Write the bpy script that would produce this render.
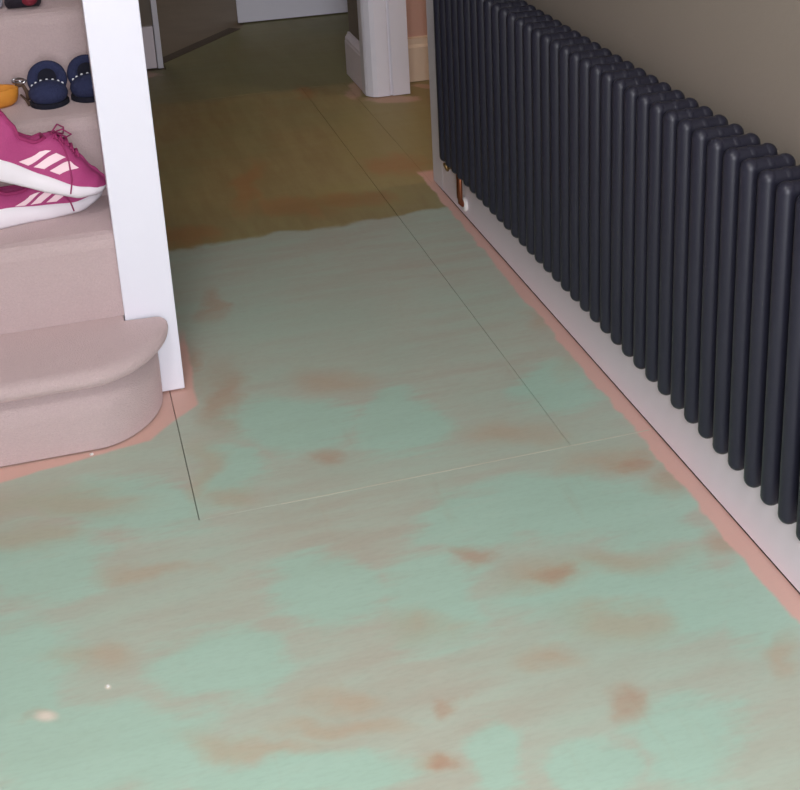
import bpy, bmesh, math, random
from mathutils import Vector, Matrix
random.seed(7)
for o in list(bpy.data.objects): bpy.data.objects.remove(o, do_unlink=True)
SC = bpy.context.scene
COL = SC.collection
R = math.radians

# ------------------------------------------------------------------ camera
F, PX, PY = 1342.384, 471.029, 192.947          # focal length and principal point (off-centre crop), pixels of 800x790
YAW, PITCH, ROLL, H = 0.29916, 0.35912, 0.03346, 1.2318
CAMQ = None
def cam_axes():
    ca, sa = math.cos(YAW), math.sin(YAW); cb, sb = math.cos(PITCH), math.sin(PITCH)
    cc, sc = math.cos(ROLL), math.sin(ROLL)
    fwd = Vector((sa*cb, ca*cb, -sb)); right = Vector((ca, -sa, 0)); down = fwd.cross(right)
    return cc*right + sc*down, -sc*right + cc*down, fwd
AX_R, AX_D, AX_F = cam_axes()
cam = bpy.data.objects.new('camera', bpy.data.cameras.new('camera'))
COL.objects.link(cam); SC.camera = cam
m = Matrix.Identity(4)
for i in range(3):
    m[i][0] = AX_R[i]; m[i][1] = -AX_D[i]; m[i][2] = -AX_F[i]
m[2][3] = H
cam.matrix_world = m
cam.data.sensor_fit = 'HORIZONTAL'; cam.data.sensor_width = 36.0
cam.data.lens = F*36.0/800.0
cam.data.shift_x = (400-PX)/800.0; cam.data.shift_y = (PY-395)/800.0
cam.data.clip_start = 0.05
def ray(p): return AX_R*((p[0]-PX)/F) + AX_D*((p[1]-PY)/F) + AX_F
def onz(p, z=0.0):
    d = ray(p); return Vector((0, 0, H)) + d*((z-H)/d.z)
def onx(p, x):
    d = ray(p); return Vector((0, 0, H)) + d*(x/d.x)
def ony(p, y):
    d = ray(p); return Vector((0, 0, H)) + d*(y/d.y)

# ------------------------------------------------------------------ light and exposure
w = bpy.data.worlds.new('world'); SC.world = w; w.use_nodes = True
w.node_tree.nodes['Background'].inputs[0].default_value = (0.75, 0.80, 1.0, 1)
w.node_tree.nodes['Background'].inputs[1].default_value = 0.5
def area(name, loc, target, sx, sy, power, col):
    l = bpy.data.lights.new(name, 'AREA'); l.shape = 'RECTANGLE'; l.size = sx; l.size_y = sy
    l.energy = power; l.color = col
    o = bpy.data.objects.new(name, l); COL.objects.link(o); o.location = loc
    o.rotation_euler = (Vector(target)-Vector(loc)).to_track_quat('-Z', 'Y').to_euler()
    return o
# daylight entering through the open front door behind the camera
area('front_door_daylight', (0.0, -0.95, 1.15), (0.0, 2.6, 0.95), 0.85, 1.7, 48, (0.93, 0.94, 1.0))
def lamp(name, loc, power, col, rad):
    l = bpy.data.lights.new(name, 'POINT'); l.energy = power; l.color = col; l.shadow_soft_size = rad
    o = bpy.data.objects.new(name, l); COL.objects.link(o); o.location = loc
lamp('phone_flash', (0.035, -0.01, 1.25), 40, (0.94, 0.95, 1.0), 0.012)      # the phone's own flash beside its lens
lamp('overhead_fill', (-.22, 0.6, 2.22), 34, (0.96, 0.97, 1.0), 0.14)  # unseen overhead fill, added to brighten the stair treads and near floor
lamp('side_room_lamp', (1.9, 3.3, 1.9), 12, (1.0, 0.72, 0.5), 0.12)
lamp('far_room_fill', (.1, 5.9, 1.9), 7, (1.0, 0.85, 0.7), 0.12)  # added fill with no visible source, lifts the dark floor beyond the doorway
vs = SC.view_settings
vs.view_transform = 'Standard'; vs.look = 'None'; vs.gamma = 1.0; vs.use_curve_mapping = False
vs.exposure = 0.0

# ------------------------------------------------------------------ helpers
def lin(c):
    out = []
    for v in c:
        v /= 255.0
        out.append(v/12.92 if v <= 0.04045 else ((v+0.055)/1.055)**2.4)
    return tuple(out)
def rgba(c): return lin(c) + (1.0,)
MATS = {}
def mat(name, col, rough=0.6, var=0.06, scale=30.0, bump=0.0, bscale=200.0, metal=0.0, spec=0.5, coat=0.0, sheen=0.0):
    if name in MATS: return MATS[name]
    mt = bpy.data.materials.new(name); mt.use_nodes = True
    nt = mt.node_tree; N = nt.nodes; L = nt.links; a_ = [min(1, v*1.7) for v in lin(col)]
    b = N['Principled BSDF']
    b.inputs['Roughness'].default_value = rough; b.inputs['Metallic'].default_value = metal
    b.inputs['Specular IOR Level'].default_value = spec; b.inputs['Coat Weight'].default_value = coat
    b.inputs['Sheen Weight'].default_value = sheen; b.inputs['Sheen Roughness'].default_value = .6; b.inputs['Sheen Tint'].default_value = (a_[0], a_[1], a_[2], 1)
    geo = N.new('ShaderNodeNewGeometry')
    nz = N.new('ShaderNodeTexNoise'); nz.inputs['Scale'].default_value = scale; nz.inputs['Detail'].default_value = 3
    L.new(geo.outputs['Position'], nz.inputs['Vector'])
    mx = N.new('ShaderNodeMix'); mx.data_type = 'RGBA'
    a = lin(col)
    mx.inputs[6].default_value = tuple(max(0, v*(1-var)) for v in a) + (1,)
    mx.inputs[7].default_value = tuple(min(1, v*(1+var)) for v in a) + (1,)
    L.new(nz.outputs['Fac'], mx.inputs[0]); L.new(mx.outputs[2], b.inputs['Base Color'])
    if bump > 0:
        n2 = N.new('ShaderNodeTexNoise'); n2.inputs['Scale'].default_value = bscale; n2.inputs['Detail'].default_value = 2
        L.new(geo.outputs['Position'], n2.inputs['Vector'])
        bp = N.new('ShaderNodeBump'); bp.inputs['Strength'].default_value = bump; bp.inputs['Distance'].default_value = 0.003
        L.new(n2.outputs['Fac'], bp.inputs['Height']); L.new(bp.outputs['Normal'], b.inputs['Normal'])
    MATS[name] = mt
    return mt

def obj(name, bm, material, parent=None, smooth=False):
    me = bpy.data.meshes.new(name)
    bmesh.ops.recalc_face_normals(bm, faces=bm.faces[:])
    bm.to_mesh(me); bm.free()
    if material: me.materials.append(material)
    if smooth:
        for p in me.polygons: p.use_smooth = True
    o = bpy.data.objects.new(name, me); COL.objects.link(o)
    if parent: o.parent = parent
    return o
def tag(o, label=None, cat=None, group=None, kind=None):
    if label: o['label'] = label
    if cat: o['category'] = cat
    if group: o['group'] = group
    if kind: o['kind'] = kind
    return o
def empty(name, loc=(0, 0, 0)):
    o = bpy.data.objects.new(name, None); COL.objects.link(o); o.location = loc; o.empty_display_size = 0.05
    return o
def box(bm, a, b, bev=0.0):
    x0, y0, z0 = a; x1, y1, z1 = b
    vs_ = [bm.verts.new(p) for p in ((x0,y0,z0),(x1,y0,z0),(x1,y1,z0),(x0,y1,z0),(x0,y0,z1),(x1,y0,z1),(x1,y1,z1),(x0,y1,z1))]
    fs = [bm.faces.new([vs_[i] for i in f]) for f in ((3,2,1,0),(4,5,6,7),(0,1,5,4),(1,2,6,5),(2,3,7,6),(3,0,4,7))]
    if bev > 0:
        es = list({e for f in fs for e in f.edges})
        bmesh.ops.bevel(bm, geom=es, offset=bev, segments=2, affect='EDGES', profile=0.5)
def prism(bm, poly, z0, z1):
    lo = [bm.verts.new((x, y, z0)) for x, y in poly]; hi = [bm.verts.new((x, y, z1)) for x, y in poly]
    bm.faces.new(lo[::-1]); bm.faces.new(hi)
    n = len(poly)
    for i in range(n): bm.faces.new((lo[i], lo[(i+1) % n], hi[(i+1) % n], hi[i]))
def extrude_profile(bm, pts, axis, a, b):
    # pts: 2-D profile; axis 'x' -> (y,z) profile run along x; 'y' -> (x,z) along y; 'z' -> (x,y) along z
    def mk(p, t):
        return {'x': (t, p[0], p[1]), 'y': (p[0], t, p[1]), 'z': (p[0], p[1], t)}[axis]
    A = [bm.verts.new(mk(p, a)) for p in pts]; B = [bm.verts.new(mk(p, b)) for p in pts]
    n = len(pts)
    for i in range(n): bm.faces.new((A[i], A[(i+1) % n], B[(i+1) % n], B[i]))
    bm.faces.new(A); bm.faces.new(B[::-1])
def tube(bm, pts, r, seg=10, cap=True):
    pts = [Vector(p) for p in pts]; rings = []
    rr = r if isinstance(r, (list, tuple)) else [r]*len(pts)
    for i, p in enumerate(pts):
        d = (pts[min(i+1, len(pts)-1)]-pts[max(i-1, 0)]).normalized()
        u = d.orthogonal().normalized() if abs(d.z) > 0.99 else d.cross(Vector((0, 0, 1))).normalized()
        if abs(d.z) > 0.99: u = Vector((1, 0, 0))
        v = d.cross(u).normalized()
        rings.append([bm.verts.new(p + rr[i]*(math.cos(2*math.pi*k/seg)*u + math.sin(2*math.pi*k/seg)*v)) for k in range(seg)])
    for a, b in zip(rings, rings[1:]):
        for k in range(seg): bm.faces.new((a[k], a[(k+1) % seg], b[(k+1) % seg], b[k]))
    if cap: bm.faces.new(rings[0][::-1]); bm.faces.new(rings[-1])
def capsule(bm, a, b, r, seg=14, rings=4):
    a = Vector(a); b = Vector(b); d = (b-a).normalized(); pts = []; rr = []
    for i in range(rings+1):
        t = (math.pi/2)*(i+0.12)/(rings+0.12)
        pts.append(a-d*r*math.cos(t)); rr.append(r*math.sin(t))
    for i in range(rings, -1, -1):
        t = (math.pi/2)*(i+0.12)/(rings+0.12)
        pts.append(b+d*r*math.cos(t)); rr.append(r*math.sin(t))
    tube(bm, pts, rr, seg)
def ellipsoid(bm, c, rx, ry, rz, M=None, seg=20, rings=12):
    g = bmesh.ops.create_uvsphere(bm, u_segments=seg, v_segments=rings, radius=1)
    T = Matrix.Translation(c) @ (M.to_4x4() if M else Matrix.Identity(4)) @ Matrix.Diagonal((rx, ry, rz, 1))
    bmesh.ops.transform(bm, matrix=T, verts=g['verts'])
def torus(bm, c, ra, rb, r, M=None, seg=26, ms=10):
    M = M.to_4x4() if M else Matrix.Identity(4); rings = []
    for i in range(seg):
        t = 2*math.pi*i/seg; ring = []
        for j in range(ms):
            s = 2*math.pi*j/ms
            p = Vector(((ra+r*math.cos(s))*math.cos(t), (rb+r*math.cos(s))*math.sin(t), r*math.sin(s)))
            ring.append(bm.verts.new(Vector(c) + (M @ p)))
        rings.append(ring)
    for i in range(seg):
        a = rings[i]; b = rings[(i+1) % seg]
        for j in range(ms): bm.faces.new((a[j], a[(j+1) % ms], b[(j+1) % ms], b[j]))

# ------------------------------------------------------------------ floor material (patchy paint over old boards)
def ellipse_params(cx, cy, rx, ry):
    c = onz((cx, cy)); u = onz((cx+rx, cy))-c; v = onz((cx, cy+ry))-c
    # axes of the ellipse c + u cos + v sin
    a11 = u.x*u.x+v.x*v.x; a12 = u.x*u.y+v.x*v.y; a22 = u.y*u.y+v.y*v.y
    th = 0.5*math.atan2(2*a12, a11-a22)
    tr = (a11+a22)/2; df = math.hypot((a11-a22)/2, a12)
    return c.x, c.y, th, math.sqrt(tr+df), math.sqrt(max(tr-df, 1e-8))
MINT = [(290,425,75,26),(90,500,70,18),(225,470,40,30),(130,505,85,32),(40,560,70,40),(15,690,70,90),(560,505,110,34),(650,515,60,34),(470,520,60,30),(640,595,140,45),
        (330,590,60,40),(230,665,70,45),(90,750,150,55),(300,775,120,25),(765,600,50,55),(560,385,45,28),(500,760,35,40),(690,740,55,60),
        (400,420,50,40),(600,760,40,30),(430,600,60,50)]
RUST = [(545,573,60,20),(610,458,60,18),(575,345,34,30),(200,470,20,40),(500,437,60,16),(250,745,100,13),(340,726,70,13),(425,768,44,14),(150,572,60,10),
        (45,717,26,10),(790,655,20,28),(60,500,90,22),(25,535,60,16),(545,318,20,16),(240,492,40,10),(345,700,50,18),(600,620,60,25),(420,628,50,18),(545,660,50,16),
        (100,655,60,14),(620,560,70,16),(330,380,50,14)]
RUST2 = [(638,697,26,20),(468,556,17,12),(722,548,32,16),(674,484,30,20),(640,462,30,12),(218,398,20,42),(330,460,22,10),(450,702,18,13),(430,770,26,9),(555,576,26,10),(205,305,14,20),(190,372,12,30)]
FAR_RUST = [(300,205,55,14),(395,165,40,12),(250,185,20,30),(305,92,16,9),(345,200,50,10),(185,235,40,12)]
def floor_material():
    mt = bpy.data.materials.new('painted_floorboard'); mt.use_nodes = True
    nt = mt.node_tree; N = nt.nodes; L = nt.links; B = N['Principled BSDF']
    geo = N.new('ShaderNodeNewGeometry'); P = geo.outputs['Position']
    def noise(scale, detail=3, vec=None, st=None, rough=0.55):
        n = N.new('ShaderNodeTexNoise'); n.inputs['Scale'].default_value = scale; n.inputs['Detail'].default_value = detail
        n.inputs['Roughness'].default_value = rough
        src = vec or P
        if st:
            mp = N.new('ShaderNodeMapping'); mp.inputs['Scale'].default_value = st[:3]
            if len(st) > 3: mp.inputs['Rotation'].default_value = (0, 0, st[3])
            L.new(src, mp.inputs['Vector']); src = mp.outputs[0]
        L.new(src, n.inputs['Vector']); return n
    def math_(op, a, b=None, c=None):
        n = N.new('ShaderNodeMath'); n.operation = op
        for i, v in enumerate((a, b, c)):
            if v is None: continue
            if isinstance(v, (int, float)): n.inputs[i].default_value = v
            else: L.new(v, n.inputs[i])
        return n.outputs[0]
    def smooth(v, lo, hi):
        n = N.new('ShaderNodeMapRange'); n.interpolation_type = 'SMOOTHSTEP'
        n.inputs[1].default_value = lo; n.inputs[2].default_value = hi
        L.new(v, n.inputs[0]); return n.outputs[0]
    def mix(f, a, b):
        n = N.new('ShaderNodeMix'); n.data_type = 'RGBA'
        for i, v in ((0, f), (6, a), (7, b)):
            if isinstance(v, (int, float)): n.inputs[i].default_value = v
            elif isinstance(v, tuple): n.inputs[i].default_value = v
            else: L.new(v, n.inputs[i])
        return n.outputs[2]
    # ragged brush-edge distortion
    nd = noise(6.0, 6)
    s1 = N.new('ShaderNodeVectorMath'); s1.operation = 'SUBTRACT'; L.new(nd.outputs['Color'], s1.inputs[0]); s1.inputs[1].default_value = (.5, .5, .5)
    s2 = N.new('ShaderNodeVectorMath'); s2.operation = 'MULTIPLY_ADD'; L.new(s1.outputs[0], s2.inputs[0]); s2.inputs[1].default_value = (.20, .12, 0); L.new(P, s2.inputs[2])
    D = s2.outputs[0]
    def blobs(lst, vec=None):
        acc = None
        for e in lst:
            x, y, th, a, b = ellipse_params(*e)
            mp = N.new('ShaderNodeMapping'); mp.vector_type = 'TEXTURE'
            mp.inputs['Location'].default_value = (x, y, 0); mp.inputs['Rotation'].default_value = (0, 0, th)
            mp.inputs['Scale'].default_value = (a*1.35, b*1.35, 1); L.new(vec or D, mp.inputs['Vector'])
            g = N.new('ShaderNodeTexGradient'); g.gradient_type = 'SPHERICAL'; L.new(mp.outputs[0], g.inputs[0])
            acc = g.outputs['Fac'] if acc is None else math_('MAXIMUM', acc, g.outputs['Fac'])
        return acc
    strokes = noise(5.0, 5, None, (1.0, 5.0, 1.0, 0.0), 0.6).outputs['Fac']      # brush strokes across the hall
    strokes2 = noise(4.0, 5, None, (6.0, 0.9, 1.0, 0.0), 0.6).outputs['Fac']     # grain along the hall
    big = noise(2.2, 3).outputs['Fac']
    fine = noise(60.0, 3, None, (1, 3, 1)).outputs['Fac']
    sage = mix(smooth(strokes, .3, .7), rgba((178, 175, 160)), rgba((180, 189, 174)))
    sage = mix(math_('MULTIPLY', smooth(big, .35, .7), .6), sage, rgba((170, 190, 174)))
    mintm = smooth(math_('ADD', blobs(MINT), math_('MULTIPLY', math_('SUBTRACT', strokes, .5), 1.1)), .06, .52)
    wig = math_('MULTIPLY', math_('SUBTRACT', strokes, .5), 1.2)
    rustm = smooth(math_('ADD', blobs(RUST), wig), .08, .95)
    rustm2 = smooth(math_('ADD', blobs(RUST2), math_('MULTIPLY', wig, .75)), .05, .85)
    farm = smooth(math_('ADD', blobs(FAR_RUST), math_('MULTIPLY', math_('SUBTRACT', strokes2, .5), 1.2)), .1, .8)
    sep = N.new('ShaderNodeSeparateXYZ'); L.new(D, sep.inputs[0])
    sepP = N.new('ShaderNodeSeparateXYZ'); L.new(P, sepP.inputs[0])
    mint = mix(strokes, rgba((158, 194, 176)), rgba((172, 205, 189)))
    c = mix(math_('MULTIPLY', mintm, .75), sage, mint)
    olive = mix(smooth(strokes2, .3, .7), rgba((150, 132, 90)), rgba((160, 146, 102)))
    olive = mix(math_('MULTIPLY', smooth(big, .4, .7), .5), olive, rgba((140, 142, 100)))
    olive = mix(math_('MULTIPLY', smooth(blobs([(400,140,70,60),(360,195,60,18)]), .1, .6), .6), olive, rgba((160, 150, 98)))
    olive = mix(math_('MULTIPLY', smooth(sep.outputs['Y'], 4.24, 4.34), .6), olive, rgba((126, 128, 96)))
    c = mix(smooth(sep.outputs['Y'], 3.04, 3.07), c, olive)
    rust = mix(strokes2, rgba((176, 142, 114)), rgba((188, 158, 132)))
    c = mix(math_('MULTIPLY', rustm, .5), c, rust)
    c = mix(math_('MULTIPLY', rustm2, .5), c, rgba((176, 132, 106)))
    c = mix(math_('MULTIPLY', farm, .5), c, rgba((168, 112, 66)))
    # older pink paint showing along the skirting and round the bottom step
    pink = mix(fine, rgba((212, 166, 154)), rgba((222, 180, 168)))
    nz = noise(14.0, 3).outputs['Fac']
    wob = math_('MULTIPLY', math_('SUBTRACT', nz, .5), .03)
    pr = smooth(math_('ADD', math_('MULTIPLY_ADD', sepP.outputs['Y'], -.007, sepP.outputs['X']), wob), .853, .861)
    pr = math_('MULTIPLY', pr, smooth(math_('MULTIPLY', sepP.outputs['Y'], -1.0), -3.36, -3.33))
    # convex region around the bottom step, from three points of its edge on the floor
    Q = [onz(p) for p in ((0, 483), (150, 441), (198, 404), (184, 325))]
    reg = None
    for a, b in zip(Q, Q[1:]):
        dx, dy = b.x-a.x, b.y-a.y; ln = math.hypot(dx, dy); nx, ny = -dy/ln, dx/ln
        dt = N.new('ShaderNodeVectorMath'); dt.operation = 'DOT_PRODUCT'; L.new(P, dt.inputs[0]); dt.inputs[1].default_value = (nx, ny, 0)
        sd = math_('SUBTRACT', dt.outputs['Value'], nx*a.x+ny*a.y)
        reg = sd if reg is None else math_('MINIMUM', reg, sd)
    ps = smooth(math_('ADD', reg, math_('MULTIPLY', wob, .5)), -.004, .006)
    ps = math_('MULTIPLY', ps, smooth(math_('MULTIPLY', sepP.outputs['Y'], -1.0), -2.62, -2.5))
    pk = math_('MAXIMUM', pr, ps)
    pk2 = smooth(blobs([(354,90,10,9),(388,100,26,4),(422,86,16,3),(152,74,14,3)]), .1, .5)
    pk = math_('MAXIMUM', pk, math_('MULTIPLY', pk2, .55))
    c = mix(math_('MULTIPLY', pk, .95), c, pink)
    # paint drips / small pale chips
    chip = smooth(blobs([(46,716,14,7),(108,687,4,3),(182,388,2,2)], P), .1, .9)
    c = mix(chip, c, rgba((224, 214, 200)))
    c = mix(math_('MULTIPLY', math_('SUBTRACT', fine, .45), .25), c, rgba((90, 90, 80)))
    L.new(c, B.inputs['Base Color'])
    rg = N.new('ShaderNodeMapRange'); rg.inputs[3].default_value = .42; rg.inputs[4].default_value = .62; L.new(strokes, rg.inputs[0])
    L.new(rg.outputs[0], B.inputs['Roughness']); B.inputs['Specular IOR Level'].default_value = .35
    bp = N.new('ShaderNodeBump'); bp.inputs['Strength'].default_value = .12; bp.inputs['Distance'].default_value = .002
    L.new(math_('ADD', strokes, math_('MULTIPLY', fine, .5)), bp.inputs['Height']); L.new(bp.outputs[0], B.inputs['Normal'])
    return mt

M_FLOOR = floor_material()
M_SUB = mat('dark_underfloor', (58, 46, 38), .9)
M_WHITE = mat('white_gloss_paint', (230, 229, 240), .38, .015, 12, .04, 60)
M_SKIRT = mat('white_skirting_paint', (238, 229, 239), .42, .02, 10, .05, 80)
M_WALL = mat('taupe_wall_paint', (128, 118, 108), .85, .03, 6, .12, 120)
M_PINKW = mat('pink_wall_paint', (205, 165, 150), .85, .03, 6, .1, 120)
M_CREAM = mat('cream_skirting_paint', (228, 208, 186), .5, .02, 8)
M_CEIL = mat('white_ceiling_paint', (225, 222, 216), .9, .02, 6)
M_CARPET = mat('taupe_carpet', (188, 168, 168), .95, .10, 260, .55, 420, spec=.1, sheen=.8)
M_RAD = mat('anthracite_enamel', (34, 34, 46), .42, .03, 20, spec=.35)

# ------------------------------------------------------------------ floor
ZT = 0.0
sub = bmesh.new(); box(sub, (-.95, -1.25, -.05), (3.1, 6.7, -.012))
floor = tag(obj('floor', sub, M_SUB), 'hallway floor of boards with patchy green paint', kind='structure')
GAP = .0005
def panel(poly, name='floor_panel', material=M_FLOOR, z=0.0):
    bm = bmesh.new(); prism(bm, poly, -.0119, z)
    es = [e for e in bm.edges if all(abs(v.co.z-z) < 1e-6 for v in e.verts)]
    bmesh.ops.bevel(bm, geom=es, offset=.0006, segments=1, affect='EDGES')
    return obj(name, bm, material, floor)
def rect(x0, y0, x1, y1, g=GAP): return [(x0+g, y0+g), (x1-g, y0+g), (x1-g, y1-g), (x0+g, y1-g)]
YC, XM, XL, YF = 1.884, .747, .108, 4.30
panel([(-.9, -1.2), (.9035, -1.2), (.9035, YC-.0004), (XL-.0014, YC-.0004), (XL-.0014, YF-GAP), (-.9, YF-GAP)])
panel(rect(XL, YC, XM, YF)); panel([(XM+GAP, YC+GAP), (.9035, YC+GAP), (.9035, 3.25), (.893-GAP, 3.25), (.893-GAP, YF-GAP), (XM+GAP, YF-GAP)]); panel(rect(.893, 3.2505, 3.0, YF))
A1 = (.345, 4.83); A2 = (.685, 5.245)
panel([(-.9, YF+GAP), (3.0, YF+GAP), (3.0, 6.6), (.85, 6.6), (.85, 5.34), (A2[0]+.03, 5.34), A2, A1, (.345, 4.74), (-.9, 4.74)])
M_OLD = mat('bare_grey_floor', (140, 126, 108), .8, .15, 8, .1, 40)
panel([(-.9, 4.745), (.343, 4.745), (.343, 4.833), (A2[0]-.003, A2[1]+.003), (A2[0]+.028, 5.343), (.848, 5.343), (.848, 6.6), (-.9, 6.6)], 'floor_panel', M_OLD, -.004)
# pale filler in the joint that runs across the hall
bm = bmesh.new(); box(bm, (.24, YC-.001, -.003), (.895, YC+.001, .0003))
obj('joint_filler', bm, mat('pale_filler', (190, 188, 170), .7), floor)
# threshold strip at the far doorway, its dark colour painting in a shadow streak
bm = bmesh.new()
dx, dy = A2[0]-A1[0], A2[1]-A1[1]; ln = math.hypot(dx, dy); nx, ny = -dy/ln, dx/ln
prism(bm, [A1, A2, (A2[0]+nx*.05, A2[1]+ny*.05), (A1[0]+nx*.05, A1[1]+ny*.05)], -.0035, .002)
tag(obj('trim_1', bm, mat('threshold_shadow', (92, 80, 66), .8, .2, 30)), 'threshold strip painted dark as a shadow streak between green and bare floor', kind='structure')

# ------------------------------------------------------------------ walls
XS, XW = .902, .920            # skirting face and wall face on the right
def struct(name, boxes, material, label=None, parent=None, bev=0.0):
    bm = bmesh.new()
    for a, b in boxes: box(bm, a, b, bev)
    o = obj(name, bm, material, parent)
    return tag(o, label, kind='structure') if not parent else o
ZC = 2.4
struct('wall_right', [((XW, -1.2, 0), (XW+.11, 3.245, ZC)), ((XW, 3.245, 2.0), (XW+.11, 4.10, ZC)), ((XW+.022, 4.10, 0), (XW+.13, 4.40, ZC))], M_WALL, 'taupe wall behind the dark radiator')
struct('wall_left', [((-.86, -1.2, 0), (-.75, 5.2, ZC))], M_WALL, 'taupe wall on the left of the stairs')
struct('wall_back', [((-.75, -1.2, 0), (-.45, -1.1, ZC)), ((.45, -1.2, 0), (XW, -1.1, ZC)), ((-.45, -1.2, 2.05), (.45, -1.1, ZC))], M_WALL, 'wall around the front doorway behind the camera')
struct('ceiling', [((-.95, -1.25, ZC), (3.1, 6.7, ZC+.1))], M_CEIL, 'white ceiling')
struct('wall_understairs', [((.106, 2.62, 0), (.125, 4.77, ZC))], M_WALL, 'wall under the stairs along the hall')
struct('wall_left_far', [((.125, 4.775, 0), (.318, 4.86, ZC))], M_WALL, 'taupe wall end beside the dark far doorway')
struct('wall_far', [((.70, 5.345, 0), (3.0, 5.42, ZC))], M_WALL, 'far wall above the white skirting')
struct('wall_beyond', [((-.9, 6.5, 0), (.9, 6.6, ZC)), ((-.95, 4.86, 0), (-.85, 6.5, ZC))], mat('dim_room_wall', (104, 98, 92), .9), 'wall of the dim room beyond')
struct('wall_side_room', [((1.055, 4.235, 0), (3.0, 4.30, ZC)), ((2.95, 1.5, 0), (3.05, 4.235, ZC)), ((1.03, 1.5, 0), (3.0, 1.6, ZC))], M_PINKW, 'pink wall of the side room')

SKH = .152
def skirt_profile(x, s, h=SKH, t=.018):
    # x = front face, s = direction towards the wall
    return [(x, 0.0045), (x, h-.03), (x+s*.002, h-.026), (x+s*.002, h-.018), (x+s*.010, h-.006), (x+s*.012, h), (x+s*t, h), (x+s*t, 0.0045)]
bm = bmesh.new(); extrude_profile(bm, skirt_profile(XS, 1), 'y', -1.1, 3.17)
tag(obj('baseboard_right', bm, M_SKIRT), 'white skirting board under the dark radiator', kind='structure')
# near side of the doorway: architrave round the wall end
bm = bmesh.new(); box(bm, (XS, 3.172, .002), (XW, 3.262, 2.06), .002); 
box(bm, (XW+.0005, 3.2455, .002), (XW+.11, 3.262, 2.0))
tag(obj('trim_2', bm, M_WHITE), 'white architrave at the wall end beside the radiator', kind='structure')
# far side of the doorway: moulded architrave and door lining seen from the hall
bm = bmesh.new()
prof = [(x+.018, y) for x, y in [(.905, 4.165), (.905, 4.118), (.911, 4.106), (.924, 4.090), (.932, 4.086), (.938, 4.083), (.976, 4.083), (.981, 4.088), (.985, 4.088), (.989, 4.081), (1.045, 4.081), (1.045, 4.099), (.9195, 4.099), (.9195, 4.165)]]
extrude_profile(bm, prof, 'z', .003, 2.06)
tag(obj('trim_3', bm, M_WHITE), 'white moulded door casing at the far side of the doorway', kind='structure')
bm = bmesh.new(); extrude_profile(bm, skirt_profile(XS+.022, 1), 'y', 4.166, 4.40)
tag(obj('baseboard_nib', bm, M_SKIRT), 'short white skirting board left of the door casing', kind='structure')
bm = bmesh.new(); extrude_profile(bm, [(4.235-(p[0]), p[1]) for p in [(q[0], q[1]) for q in [(.018, .002), (.018, .118), (.012, .128), (.012, .148), (.0, .152), (0.0, .002)]]], 'x', 1.056, 2.95)
tag(obj('baseboard_side_room', bm, M_CREAM), 'cream skirting board on the pink wall', kind='structure')
bm = bmesh.new(); extrude_profile(bm, [(5.345-.018, .006), (5.345-.018, .15), (5.345-.006, .165), (5.345, .165), (5.345, .006)], 'x', .69, 2.9)
tag(obj('baseboard_far', bm, M_WHITE), 'white skirting board at the far end of the hall', kind='structure')
bm = bmesh.new(); box(bm, (.126, 4.757, .004), (.316, 4.775, .156), .003)
tag(obj('baseboard_left_far', bm, M_SKIRT), 'white skirting on the wall end behind the newel post', kind='structure')
bm = bmesh.new(); box(bm, (.3185, 4.752, .003), (.338, 4.87, 2.06), .002)
tag(obj('trim_4', bm, M_WHITE), 'white door lining edge at the dark far doorway', kind='structure')

# ------------------------------------------------------------------ radiator
S9 = .90
RX = .912*S9; RZ0 = H*(1-S9)+.0778*S9; RZ1 = RZ0+.5*S9; RP = .05148*S9; RY = 1.4981*S9+RP*.5
RT = .0138                                     # tube radius
rad = tag(empty('column_radiator', (RX+.04, RY+RP*14, 0)), 'long dark anthracite column radiator on the right wall', 'radiator')
x1 = RX+RT-.001; x3 = RX+.0775-RT; x2 = (x1+x3)/2; zb = RZ0+RT-.012; zt = RZ1-RT+.006
bm = bmesh.new()
for x in (x1, x2, x3): capsule(bm, (x, 0, zb), (x, 0, zt), RT, 16, 4)
for z in (zt-.001, zb+.001): capsule(bm, (x1, 0, z), (x3, 0, z), RT*.985, 16, 4)
for z in (zt-.022, zb+.022):
    capsule(bm, (x1+.004, 0, z), (x3-.004, 0, z), RT*.95, 12, 3)
    tube(bm, [(x2, -RP/2+.0004, z), (x2, RP/2-.0004, z)], .015, 14)
sec = obj('radiator_section', bm, M_RAD, None, True)
KMIN, KMAX = -7, 33
for i, k in enumerate(range(KMIN, KMAX+1)):
    o = sec if i == 0 else sec.copy()
    if i: COL.objects.link(o)
    o.parent = rad; o.matrix_parent_inverse = rad.matrix_world.inverted()
    o.parent = rad; o.location = Vector((0, RY+RP*k, 0)) - rad.location
    o.matrix_parent_inverse = Matrix.Identity(4)
def child(name, bm, material, parent, smooth=True):
    # mesh given in world coordinates under an unrotated parent Empty
    bmesh.ops.translate(bm, verts=bm.verts[:], vec=-parent.location)
    return obj(name, bm, material, parent, smooth)
M_COPPER = mat('copper_pipe', (150, 92, 66), .3, .1, 60, metal=.9)
M_BRASS = mat('brass_valve', (150, 120, 80), .3, .1, 60, metal=.9)
yend = RY+RP*KMAX
M_WPL = mat('white_plastic', (235, 232, 230), .4, .01)
pc = onx((465, 204), XS-.002); pt = onx((459, 178), .885)
bm = bmesh.new(); tube(bm, [(.885, pt.y, RZ0+.02), (.885, pt.y, pc.z+.022), (.887, pt.y, pc.z+.010), (.893, pt.y-.001, pc.z+.003), (XS+.004, pc.y, pc.z)], .0075, 12)
child('pipe', bm, M_COPPER, rad)
bm = bmesh.new(); torus(bm, (XS-.003, pc.y, pc.z), .013, .013, .0065, Matrix.Rotation(R(90), 3, 'Y'), 20, 8)
child('pipe_collar', bm, M_WPL, rad)
vv = onx((446, 167), RX+.006)
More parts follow.
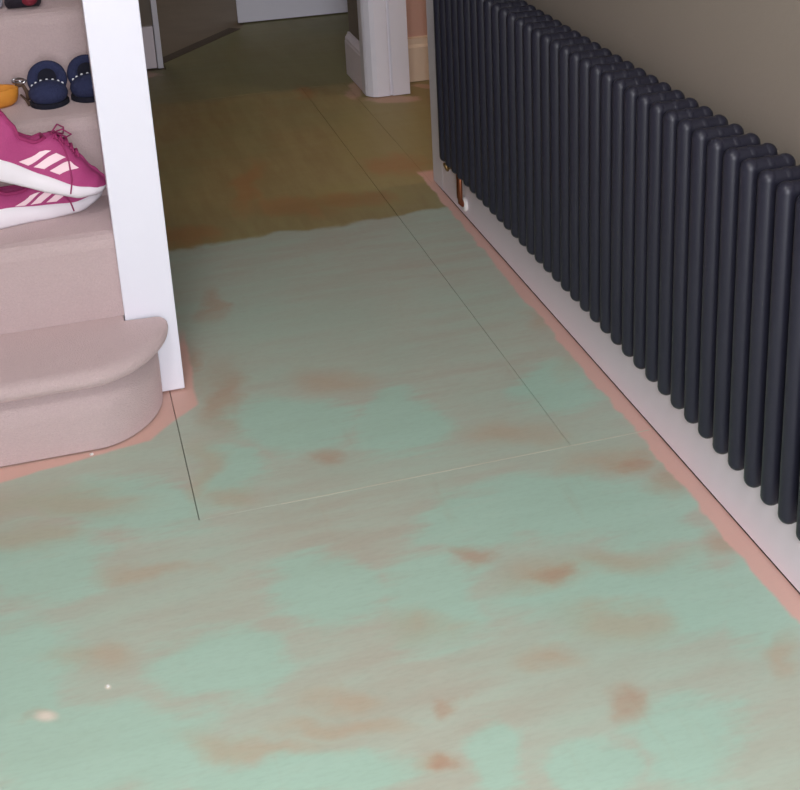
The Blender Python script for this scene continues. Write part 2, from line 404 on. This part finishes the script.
bm = bmesh.new(); torus(bm, vv, .0085, .0085, .0035, Matrix.Rotation(R(70), 3, 'Y'), 18, 8); tube(bm, [vv+Vector((.004, 0, .0)), vv+Vector((.03, 0, .004)), (RX+.034, vv.y, RZ0+.03)], .008, 10)
child('valve', bm, M_BRASS, rad)
for k in (KMIN+4, 14, KMAX-4):
    bm = bmesh.new(); y = RY+RP*(k+.5); box(bm, (x3-.004, y-.006, zb+.03), (XW-.001, y+.006, zb+.06), .001)
    child('wall_bracket', bm, M_RAD, rad, False)

# ------------------------------------------------------------------ staircase
RISE, GO, XR = .164, .21, .100
stairs = tag(empty('staircase', (-.35, 2.163, 0)), 'staircase in beige taupe carpet with a rounded bottom step and white newel post', 'staircase')
# bottom step: tread and riser follow a curved plan line
def plan(off):
    # outline of the bottom step, off = distance outside the riser face
    pts = [(-.745, 2.163-off), (-.5, 2.163-off), (-.25, 2.163-off)]
    a, b = .124, .161
    for i in range(0, 25):
        t = math.pi/2*i/24
        ct, st = math.cos(t), math.sin(t); e = 2/1.8
        x = -.030 + (a+off)*abs(st)**e; y = 2.324 - (b+off)*abs(ct)**e
        pts.append((x, y))
    return [(x, min(y, 2.3275)) for x, y in pts]
NR = .0165
prof = [(-.012, RISE), (.004, RISE), (.012, RISE-.0015), (.019, RISE-.006), (.0235, RISE-.012), (.025, RISE-.0185), (.0235, RISE-.025), (.018, RISE-.031), (.010, RISE-.035), (.003, RISE-.0375), (.0, RISE-.040)]
bm = bmesh.new(); rows = []
for off, z in prof[::-1]: rows.append([bm.verts.new((x, y, z)) for x, y in plan(off)])
for a, b in zip(rows, rows[1:]):
    for i in range(len(a)-1): bm.faces.new((a[i], a[i+1], b[i+1], b[i]))
top = rows[-1]
back = [bm.verts.new(p) for p in ((.0425, 2.3275, RISE), (.0425, 2.372, RISE), (-.745, 2.372, RISE))]
bm.faces.new(top + back)
child('tread', bm, M_CARPET, stairs)
bm = bmesh.new(); lo = [bm.verts.new((x, y, .003)) for x, y in plan(0)]; hi = [bm.verts.new((x, y, RISE-.040)) for x, y in plan(0)]
mid_ = [bm.verts.new((x, y, .07)) for x, y in plan(.001)]
for a, b in ((lo, mid_), (mid_, hi)):
    for i in range(len(a)-1): bm.faces.new((a[i], a[i+1], b[i+1], b[i]))
bm.faces.new(hi + [bm.verts.new((-.745, 2.3275, RISE-.04))])
child('riser', bm, M_CARPET, stairs)
for n in range(2, 9):
    yn = 2.14+GO*(n-1); z0 = RISE*(n-1); z1 = RISE*n; yr = yn+.001
    xr = .042 if n == 2 else XR
    bm = bmesh.new()
    pf = [(yr, z0+.0005), (yr, z1-.038), (yn+.0005, z1-.032), (yn, z1-.026), (yn+.001, z1-.019), (yn+.005, z1-.0105), (yn+.012, z1-.004), (yn+.024, z1), (yn+GO+.014, z1), (yn+GO+.014, z0+.0005)]
    # riser
    rp = pf[:2] + [(yr+.02, z1-.038), (yr+.02, z0+.0005)]
    extrude_profile(bm, rp, 'x', -.745, XR); child('riser', bm, M_CARPET, stairs, False)
    bm = bmesh.new(); tp = pf[1:9] + [(yn+GO+.014, z1-.038)]
    extrude_profile(bm, tp, 'x', -.745, XR); child('tread', bm, M_CARPET, stairs, False)
bm = bmesh.new(); box(bm, (.0445, 2.33, .004), (.1365, 2.42, 1.25), .0015)
np_ = child('newel_post', bm, M_WHITE, stairs, False); np_['label'] = 'white painted square newel post'
# closed white side string behind the post
bm = bmesh.new()
extrude_profile(bm, [(2.421, .002), (2.60, .002), (4.0, 1.25), (4.0, 1.55), (2.421, .42)], 'x', XR+.001, XR+.0055)
child('string_board', bm, M_WHITE, stairs, False)

# ------------------------------------------------------------------ shoes
def sm(a, b, t):
    t = max(0, min(1, (t-a)/(b-a))); return t*t*(3-2*t)
def interp(tab, t):
    for (a, va), (b, vb) in zip(tab, tab[1:]):
        if t <= b:
            u = (t-a)/(b-a); u = u*u*(3-2*u)
            return va+(vb-va)*u
    return tab[-1][1]
def trainer(name, label, cat, group, M, L=.265, W=.047, cols=None, stripes=True, laces=True, hz=1.0):
    root = empty(name); root.matrix_world = M
    tag(root, label, cat, group)
    upm, som, lim, stm = cols
    wid = [(0, .35), (.03, .62), (.12, .74), (.35, .70), (.55, .88), (.70, 1.0), (.85, .86), (.94, .58), (.985, .30), (1, .10)]
    sbot = [(0, .012), (.08, .001), (.5, 0), (.75, .003), (.9, .014), (1, .028)]
    stop = [(0, .046), (.15, .040), (.45, .031), (.7, .026), (.88, .030), (1, .037)]
    topz = [(t_, .036+(z_-.036)*hz) for t_, z_ in [(0, .104), (.05, .116), (.12, .104), (.22, .082), (.33, .080), (.45, .098), (.55, .093), (.7, .074), (.85, .056), (.95, .046), (1, .038)]]
    thro = [(0, .016), (.06, .40), (.15, .62), (.3, .62), (.40, .5), (.6, .34), (.72, .2), (1, .1)]
    # sole
    bm = bmesh.new(); rows = []
    ts = [i/36 for i in range(37)]
    for t in ts:
        w_ = W*interp(wid, t)*1.05; zb_ = interp(sbot, t); zs = interp(stop, t)
        row = []
        for s, z in ((-.86, zb_), (-.97, zb_+.005), (-1.0, (zb_+zs)/2), (-.96, zs-.001), (-.88, zs), (.88, zs), (.96, zs-.001), (1.0, (zb_+zs)/2), (.97, zb_+.005), (.86, zb_)):
            row.append(bm.verts.new((t*L, s*w_, z)))
        rows.append(row)
    n = len(rows[0])
    for a, b in zip(rows, rows[1:]):
        for i in range(n): bm.faces.new((a[i], a[(i+1) % n], b[(i+1) % n], b[i]))
    bm.faces.new(rows[0]); bm.faces.new(rows[-1][::-1])
    obj('sole', bm, som, root, True)
    # upper surface: v = 0 at the sole edge, 1 at the collar or throat line
    def S(t, v, side, out=0.0):
        w_ = W*interp(wid, t)*.96; zs = interp(stop, t)-.004; zt_ = interp(topz, t); wt = w_*interp(thro, t)
        a = v*math.pi/2
        bul = 1.03 if v < .5 else 1.0
        y = wt+(w_-wt)*(math.cos(a)**.8 if v < 1 else 0)*bul; z = zs+(zt_-zs)*(math.sin(a)**.95)
        return Vector((t*L, side*(y+out), z+out*.4*v))
    bm = bmesh.new(); rows = []; NV = 7; lrows = []
    for t in ts:
        row = []; half = {}
        c = 1-sm(.38, .46, t)         # 1 = open collar, 0 = tongue and toe box
        w_ = W*interp(wid, t)*.96; wt = w_*interp(thro, t); zt_ = interp(topz, t); zs = interp(stop, t)
        for side in (-1, 1):
            pts = [S(t, i/(NV-1), side) for i in range(NV)]
            zin = zt_-.001+.004*(1-c)
            pts.append(Vector((t*L, side*max(wt-.004*c, 0)*(1 if c > .5 else .7), zt_+.0025)))
            pts.append(Vector((t*L, side*max(wt-.009*c, 0)*(1-.5*(1-c)), (zt_-.004)*c+(zt_+.004)*(1-c))))
            pts.append(Vector((t*L, side*max(wt-.010*c, 0)*(1-.75*(1-c)), (zs+.006)*c+(zt_+.005)*(1-c))))
            half[side] = pts
        allp = half[-1] + half[1][::-1]
        rows.append([bm.verts.new(p) for p in allp])
    n = len(rows[0])
    for a, b in zip(rows, rows[1:]):
        for i in range(n-1): bm.faces.new((a[i], a[i+1], b[i+1], b[i]))
    bm.faces.new(rows[0]); bm.faces.new(rows[-1][::-1])
    obj('upper', bm, upm, root, True)
    # padded collar rim
    bm = bmesh.new()
    loop = [S(t, 1, -1) for t in [.02, .05, .1, .15, .2, .25, .3, .35, .4]] + [S(t, 1, 1) for t in [.4, .35, .3, .25, .2, .15, .1, .05, .02]]
    tube(bm, [p+Vector((0, 0, .001)) for p in loop], .0042, 8)
    obj('collar', bm, lim, root, True)
    if stripes:
        for side in (-1, 1):
            for k in range(3):
                bm = bmesh.new(); t0 = .25+.118*k
                g = []
                for j in range(7):
                    v = .12+.36*j/6
                    g.append([bm.verts.new(S(t0+.13*j/6+.078*i/2, v, side, .0016)) for i in range(3)])
                for a, b in zip(g, g[1:]):
                    for i in range(2): bm.faces.new((a[i], a[i+1], b[i+1], b[i]))
                obj('stripe', bm, stm, root, True)
    if laces:
        bm = bmesh.new()
        for k in range(5):
            t = .46+.052*k
            p0 = S(t, .95, -1, .002); p1 = S(t+.03, .95, 1, .002); q0 = S(t+.03, .95, -1, .002); q1 = S(t, .95, 1, .002)
            up = Vector((0, 0, .007))
            tube(bm, [p0, (p0+p1)/2+up, p1], .0021, 6); tube(bm, [q0, (q0+q1)/2+up*1.3, q1], .0021, 6)
        c0 = S(.45, 1, -1)+Vector((0, .012, .006))
        for s in (-1, 1):
            pts = [c0+Vector((.002, s*.002, 0)), c0+Vector((.012, s*.018, .014)), c0+Vector((.028, s*.026, .010)), c0+Vector((.026, s*.012, .001)), c0+Vector((.004, 0, .001))]
            tube(bm, pts, .0016, 6)
        e = S(.60, .45, -1, .004); e2 = S(.66, .12, -1, .006); f2 = S(.66, -.0, -1, .007)+Vector((.004, 0, -.012))
        tube(bm, [c0, S(.53, .85, -1, .004), e, e2, f2], .0015, 6)
        obj('laces', bm, lim, root, True)
    return root
M_UP = mat('magenta_mesh_fabric', (170, 62, 118), .75, .10, 320, .25, 700)
M_LACE = mat('dark_magenta_trim', (150, 42, 96), .75, .08, 200)
M_SOLE = mat('white_foam_sole', (236, 230, 236), .6, .02, 60)
M_STRIPE = mat('pale_pink_stripe', (246, 214, 222), .5, .01)
C4 = (M_UP, M_SOLE, M_LACE, M_STRIPE)
Z2 = RISE*2
def TR(loc, yaw, pitch=0, roll=0):
    return Matrix.Translation(loc) @ Matrix.Rotation(R(yaw), 4, 'Z') @ Matrix.Rotation(R(pitch), 4, 'Y') @ Matrix.Rotation(R(roll), 4, 'X')
def toe_at(px, y, yaw, pitch, L, roll=0):
    p = ony(px, y)
    return TR(p, yaw, pitch, roll) @ Matrix.Translation((-L, 0, -.033))
LT = .238; UY = 2.462; UPI = 25
ML = toe_at((105, 193), 2.534, 16, 0, LT); ML.translation.z = Z2+.0006
trainer('trainer', 'lower magenta trainer with white sole lying flat on the stair', 'shoe', 'pair of magenta trainers', ML, LT, .042, C4, hz=.52)
trainer('trainer', 'upper magenta trainer tilted toe down on top of its pair', 'shoe', 'pair of magenta trainers', toe_at((107, 184), UY, 13, UPI, LT), LT, .042, C4)

# navy slippers on the next stair, toes towards the camera
Z3 = RISE*3
M_NAVY = mat('navy_plush', (38, 44, 78), .9, .18, 160, .6, 350)
M_NAVYD = mat('dark_navy_lining', (18, 19, 36), .95, .1, 100)
M_BEAD = mat('white_bead', (225, 228, 235), .3, .01)
def slipper(label, px, yaw, s=1.0):
    p = onz(px, Z3)
    root = empty('slipper'); root.matrix_world = TR((p.x, p.y, Z3), yaw) @ Matrix.Diagonal((1, .72, 1.08, 1)); tag(root, label, 'slipper', 'pair of navy slippers')
    # local: toe towards -y, toe front at y = 0
    bm = bmesh.new(); n = 28
    pts = [(.040*s*math.cos(2*math.pi*i/n)*(1.0 if math.sin(2*math.pi*i/n) < 0 else .9), .075*s+.075*s*math.sin(2*math.pi*i/n)) for i in range(n)]
    prism(bm, pts, .0008, .010*s); obj('sole', bm, M_NAVYD, root)
    bm = bmesh.new(); ellipsoid(bm, (0, .043*s, .0255*s), .039*s, .043*s, .0245*s); obj('toe_cap', bm, M_NAVY, root, True)
    T = Matrix.Rotation(R(36), 3, 'X')
    bm = bmesh.new(); torus(bm, (0, .094*s, .043*s), .0285*s, .036*s, .0115*s, T, 30, 12)
    obj('collar', bm, M_NAVY, root, True)
    bm = bmesh.new(); ellipsoid(bm, (0, .098*s, .036*s), .034*s, .042*s, .016*s, T); obj('footbed', bm, M_NAVYD, root, True)
    for i in range(7):
        a = -1.05+2.1*i/6
        bx = .034*s*math.sin(a); by = (.060-.006*abs(math.sin(a)))*s+.0015*(i % 2)
        bz = .0255*s+.0245*s*math.sqrt(max(0, 1-(bx/(.039*s))**2-((by-.043*s)/(.043*s))**2))
        bm = bmesh.new(); ellipsoid(bm, (bx, by, bz), .0027, .0030, .0027, None, 8, 6)
        obj('bead', bm, M_BEAD, root, True)
slipper('navy plush slipper with white beads beside the orange shoe', (50, 110), -2, .96)
slipper('navy plush slipper with white beads half hidden behind the newel post', (92.5, 103), 2, .96)

# orange shoe with a buckle at the left edge
M_OR = mat('orange_leather', (226, 150, 58), .5, .08, 60, .1, 120)
M_ORD = mat('amber_lining', (196, 120, 40), .7, .08, 60)
M_STEEL = mat('steel_buckle', (205, 205, 212), .2, .02, metal=1.0)
M_BRN = mat('brown_cord', (84, 62, 48), .8, .1, 120)
p = onz((20, 104), Z3)
root = empty('sandal', (p.x, p.y, Z3)); tag(root, 'orange shoe with a steel buckle at the left edge beside the navy slippers', 'shoe')
bm = bmesh.new(); n = 30; rows = []
out = [(-.09+.09*math.cos(2*math.pi*i/n), .036*math.sin(2*math.pi*i/n)) for i in range(n)]
for k, (s, z) in enumerate(((.86, .001), (.96, .008), (1.0, .020), (1.02, .034), (.99, .037), (.94, .034), (.90, .022), (.82, .014))):
    rows.append([bm.verts.new((-.09+(x+.09)*s, y*s, z)) for x, y in out])
for a, b in zip(rows, rows[1:]):
    for i in range(n): bm.faces.new((a[i], a[(i+1) % n], b[(i+1) % n], b[i]))
bm.faces.new(rows[0][::-1])
obj('upper', bm, M_OR, root, True)
bm = bmesh.new(); prism(bm, [(-.09+(x+.09)*.83, y*.83) for x, y in out], .010, .0145); obj('insole', bm, M_ORD, root)
bm = bmesh.new(); torus(bm, (.004, .010, .044), .014, .0065, .0022, Matrix.Rotation(R(-25), 3, 'Z') @ Matrix.Rotation(R(35), 3, 'X'), 22, 8)
tube(bm, [(-.004, .010, .044), (.014, .008, .043)], .0016, 6); obj('buckle', bm, M_STEEL, root, True)
bm = bmesh.new()
tube(bm, [(-.004, .008, .034), (.010, .008, .036), (.016, .006, .022), (.018, .004, .005)], .0042, 8)
obj('strap', bm, M_BRN, root, True)
bm = bmesh.new()
for i in range(5):
    a = -.9+.45*i
    tube(bm, [(.004, -.012, .022), (.010+.004*math.cos(a), -.018+.006*a, .012), (.010+.012*math.cos(a), -.022+.010*a, .0025)], .0017, 6)
obj('tassel', bm, M_BRN, root, True)

# shoe toes just showing on the stair above
Z4 = RISE*4
def toe_shoe(label, px, yaw, cols):
    p = onz(px, Z4); M = TR((p.x, p.y, Z4+.0005), yaw-90) @ Matrix.Translation((-.118, 0, 0))
    return trainer('shoe', label, 'shoe', 'shoes on the upper stair', M, L=.118, W=.034, cols=cols, stripes=False, laces=False, hz=.8)
mk = lambda n, c: mat(n, c, .6, .1, 80)
toe_shoe('pale grey shoe toe at the top left corner', (-15, 14), 0, (mk('pale_grey_fabric', (180, 176, 196)), mk('pale_grey_rubber', (190, 186, 200)), mk('grey_trim', (150, 146, 160)), M_STRIPE))
sh = toe_shoe('dark navy shoe with a dark red toe on the upper stair', (24, 12), 0, (mk('black_fabric', (42, 38, 60)), mk('black_rubber', (34, 30, 42)), mk('black_trim', (28, 26, 36)), M_STRIPE))
bm = bmesh.new(); ellipsoid(bm, (.104, .013, .024), .016, .017, .016); obj('toe_bumper', bm, mk('dark_red_leather', (122, 28, 48)), sh, True)

# ------------------------------------------------------------------ small debris
def flake(name, label, cat, px, size, material, z=0.0, n=6):
    p = onz(px, z); bm = bmesh.new()
    pts = []
    for i in range(n):
        a = 2*math.pi*i/n; r = size*random.uniform(.6, 1.1)
        pts.append((p.x+r*math.cos(a), p.y+r*math.sin(a)*.8))
    prism(bm, pts, z+.0004, z+.0030)
    o = obj(name, bm, material); return tag(o, label, cat)
flake('paint_flake', 'tiny white paint flake on the green floor near the left', 'flake', (108, 687), .0026, M_WPL)
flake('plaster_chip', 'small white chip at the foot of the carpeted bottom step', 'chip', (92, 455), .0045, M_WPL)
M_DEB = mat('dark_debris', (52, 34, 30), .9, .2, 60)
def debris(label, px, l, a):
    p = onz(px); bm = bmesh.new(); c, s = math.cos(a), math.sin(a)
    tube(bm, [(p.x-l*c, p.y-l*s, .010), (p.x-.3*l*c, p.y-.3*l*s+.006, .013), (p.x+.4*l*c, p.y+.4*l*s, .010), (p.x+l*c, p.y+l*s, .008)], [.005, .010, .007, .004], 8)
    tag(obj('splintered_wood', bm, M_DEB), label, 'debris')
debris('dark splinter of wood lying before the far white skirting', (254, 21), .05, .1)
bpy.context.view_layer.update()
